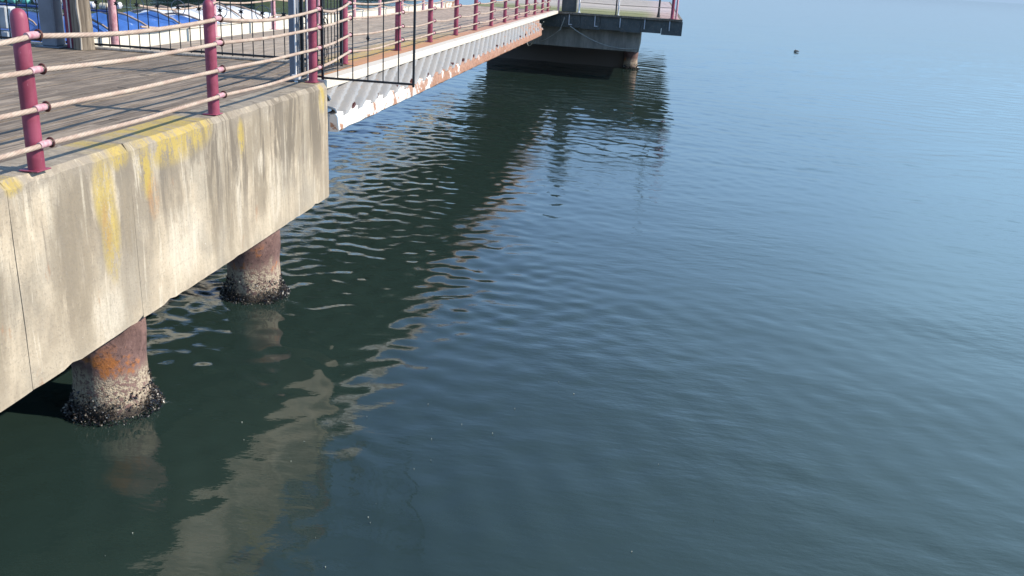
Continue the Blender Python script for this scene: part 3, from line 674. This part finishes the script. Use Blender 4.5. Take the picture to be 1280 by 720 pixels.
mb = MB(); pbox(mb, -4.5, 4.4, .8, 8.0, 1.05, 2.12); mb.build('crossbeam', 'dconc', t, bevel=.02)
mb = MB(); pbox(mb, -4.5, 3.9, 6.25, 7.8, -1.2, 1.04); mb.build('lower_wall', 'dconc', t)
mb = MB(); pbox(mb, 4.41, 6.2, .3, 39, 2.3, 2.66); pbox(mb, -4.5, 4.4, .3, 39, 2.35, 2.66); mb.build('slab', 'dconc', t)
pp = P(3.95, 6.2, 0)
pile(pp.x, pp.y, 'far rusty pile under the right end of the dark platform', .38, 1.30, True)
# dropped cables
def cable(pts, label):
    Pn = []
    for a, b in zip(pts[:-1], pts[1:]):
        for i in range(10): f_ = i/10; Pn.append(Vector(a).lerp(Vector(b), f_)-Vector((0, 0, .5*f_*(1-f_)*(Vector(a)-Vector(b)).length*.35)))
    Pn.append(Vector(pts[-1])); mb = MB(); mb.tube(Pn, .022, 6); tag(mb.build('hanging_cable', 'cable', None, smooth=True), label, 'cable', 'cables hanging under the platform')
cable([P(.9, -.05, 2.1), P(2.7, .4, 1.3), P(4.3, .75, 1.22)], 'long grey cable sagging along the right half of the dark platform wall')
cable([P(.6, -.1, 2.5), P(.4, -.1, 1.9), P(-.6, .3, 1.25)], 'grey cable falling from the platform corner down to the left')
cable([(-5.0, 43.6, 2.35), (-5.6, 44.6, 1.75), P(-.75, .3, 2.35)], 'short looped cable where the walkway meets the platform')
cable([(-4.75, 38.6, 1.95), (-5.2, 40.5, 1.45), (-5.6, 42.5, 1.5)], 'lowest grey cable hanging past the end of the rusty chord')
# things on the platform
t = thing('dark_cabinet', P(.75, .6, DK), 'tall dark cabinet standing at the left corner of the platform', 'cabinet')
mb = MB(); pbox(mb, .38, 1.12, .25, .9, DK+.02, DK+2.35); mb.build('body', 'dark', t, bevel=.015)
mb = MB(); pbox(mb, .34, 1.16, .2, .95, DK+2.35, DK+2.42); mb.build('lid', 'dark', t)
mb = MB(); pbox(mb, .45, 1.05, .225, .248, DK+.15, DK+2.2); mb.build('door', 'dark', t)
def ppost(name, u, w_, h, r, mat, label):
    b = P(u, w_, DK); t = thing(name, b, label, 'post', 'posts along the platform edge')
    mb = MB(); mb.lathe(b, [(r, .01), (r, h-.03), (r*.5, h)], 12); mb.build('pipe', mat, t, smooth=True)
    mb = MB(); mb.lathe(b, [(r*2, .004), (r*2, .02)], 12); mb.build('base_plate', mat, t)
ppost('platform_post', .22, .15, 1.1, .05, 'pink', 'pale pink post left of the dark cabinet on the platform')
ppost('platform_post', 1.28, .15, 1.1, .045, 'white', 'slim white post right of the dark cabinet on the platform')
ppost('platform_post', 3.12, .15, 1.2, .035, 'black', 'thin black post midway along the mossy platform edge')
ppost('platform_post', 3.24, .15, 1.1, .035, 'white', 'thin white post touching the black one on the platform edge')
ppost('platform_post', 5.85, .25, 1.2, .075, 'maroon', 'maroon post at the right end of the platform')
ppost('platform_post', 6.05, .35, 1.1, .05, 'pink', 'pale post outermost at the right end of the platform')
b = P(5.2, 1.0, DK); t = thing('lamp_post', b, 'slender dark lamp post on the right part of the platform', 'lamp post')
mb = MB(); mb.lathe(b, [(.09, .004), (.05, .25), (.035, 2.5), (.03, 3.0)], 12); mb.build('pole', 'black', t, smooth=True)
mb = MB(); mb.lathe(b, [(.05, 3.0), (.14, 3.1), (.13, 3.25), (.02, 3.34)], 14); mb.build('lamp_head', 'dark', t, smooth=True)
for h, q in ((.5, 'lower'), (1.0, 'upper')):
    mb = MB(); mb.tube([P(1.3, .15, DK+h), P(3.1, .15, DK+h-.03), P(5.85, .25, DK+h)], .014, 6); tag(mb.build('platform_rope', 'rope', None, True), '%s rope strung between the posts of the platform edge' % q, 'rope', 'ropes of the platform edge')

# ------------------------------------------------------------------ afloat
t = thing('driftwood', (11.5, 76.0, WZ), 'small dark piece of driftwood afloat on the open water', 'driftwood')
mb = MB(); mb.tube([(11.35, 76.05, -.2), (11.4, 76, -.17), (11.6, 75.95, -.16), (11.72, 75.92, -.2)], [.04, .07, .06, .02], 8); mb.build('log', 'timber', t, smooth=True)
mb = MB(); mb.tube([(11.45, 76, -.15), (11.42, 75.98, -.05)], [.035, .015], 6); mb.build('stub', 'timber', t)
mb = MB()
for i in range(60):
    a = random.uniform(-.75, .15); rr = random.uniform(4.0, 10); x_, y_ = rr*math.sin(a), rr*math.cos(a)
    if x_ < -4.5: continue
    L = random.uniform(.003, .009); an = random.random()*3.14; u = Vector((math.cos(an), math.sin(an), 0)); v_ = Vector((-math.sin(an), math.cos(an), 0)); c = Vector((x_, y_, WZ+.012))
    mb.add([c-u*L, c+v_*L*.5, c+u*L, c-v_*L*.5, c+Vector((0, 0, .004)), c-Vector((0, 0, .02))], [(0, 3, 4), (3, 2, 4), (2, 1, 4), (1, 0, 4), (0, 5, 3), (3, 5, 2), (2, 5, 1), (1, 5, 0)])
tag(mb.build('floating_specks', 'speck'), 'pale specks of debris drifting on the near water', 'debris', kind='stuff')
for o in bpy.data.objects:
    if '_org' in o: del o['_org']
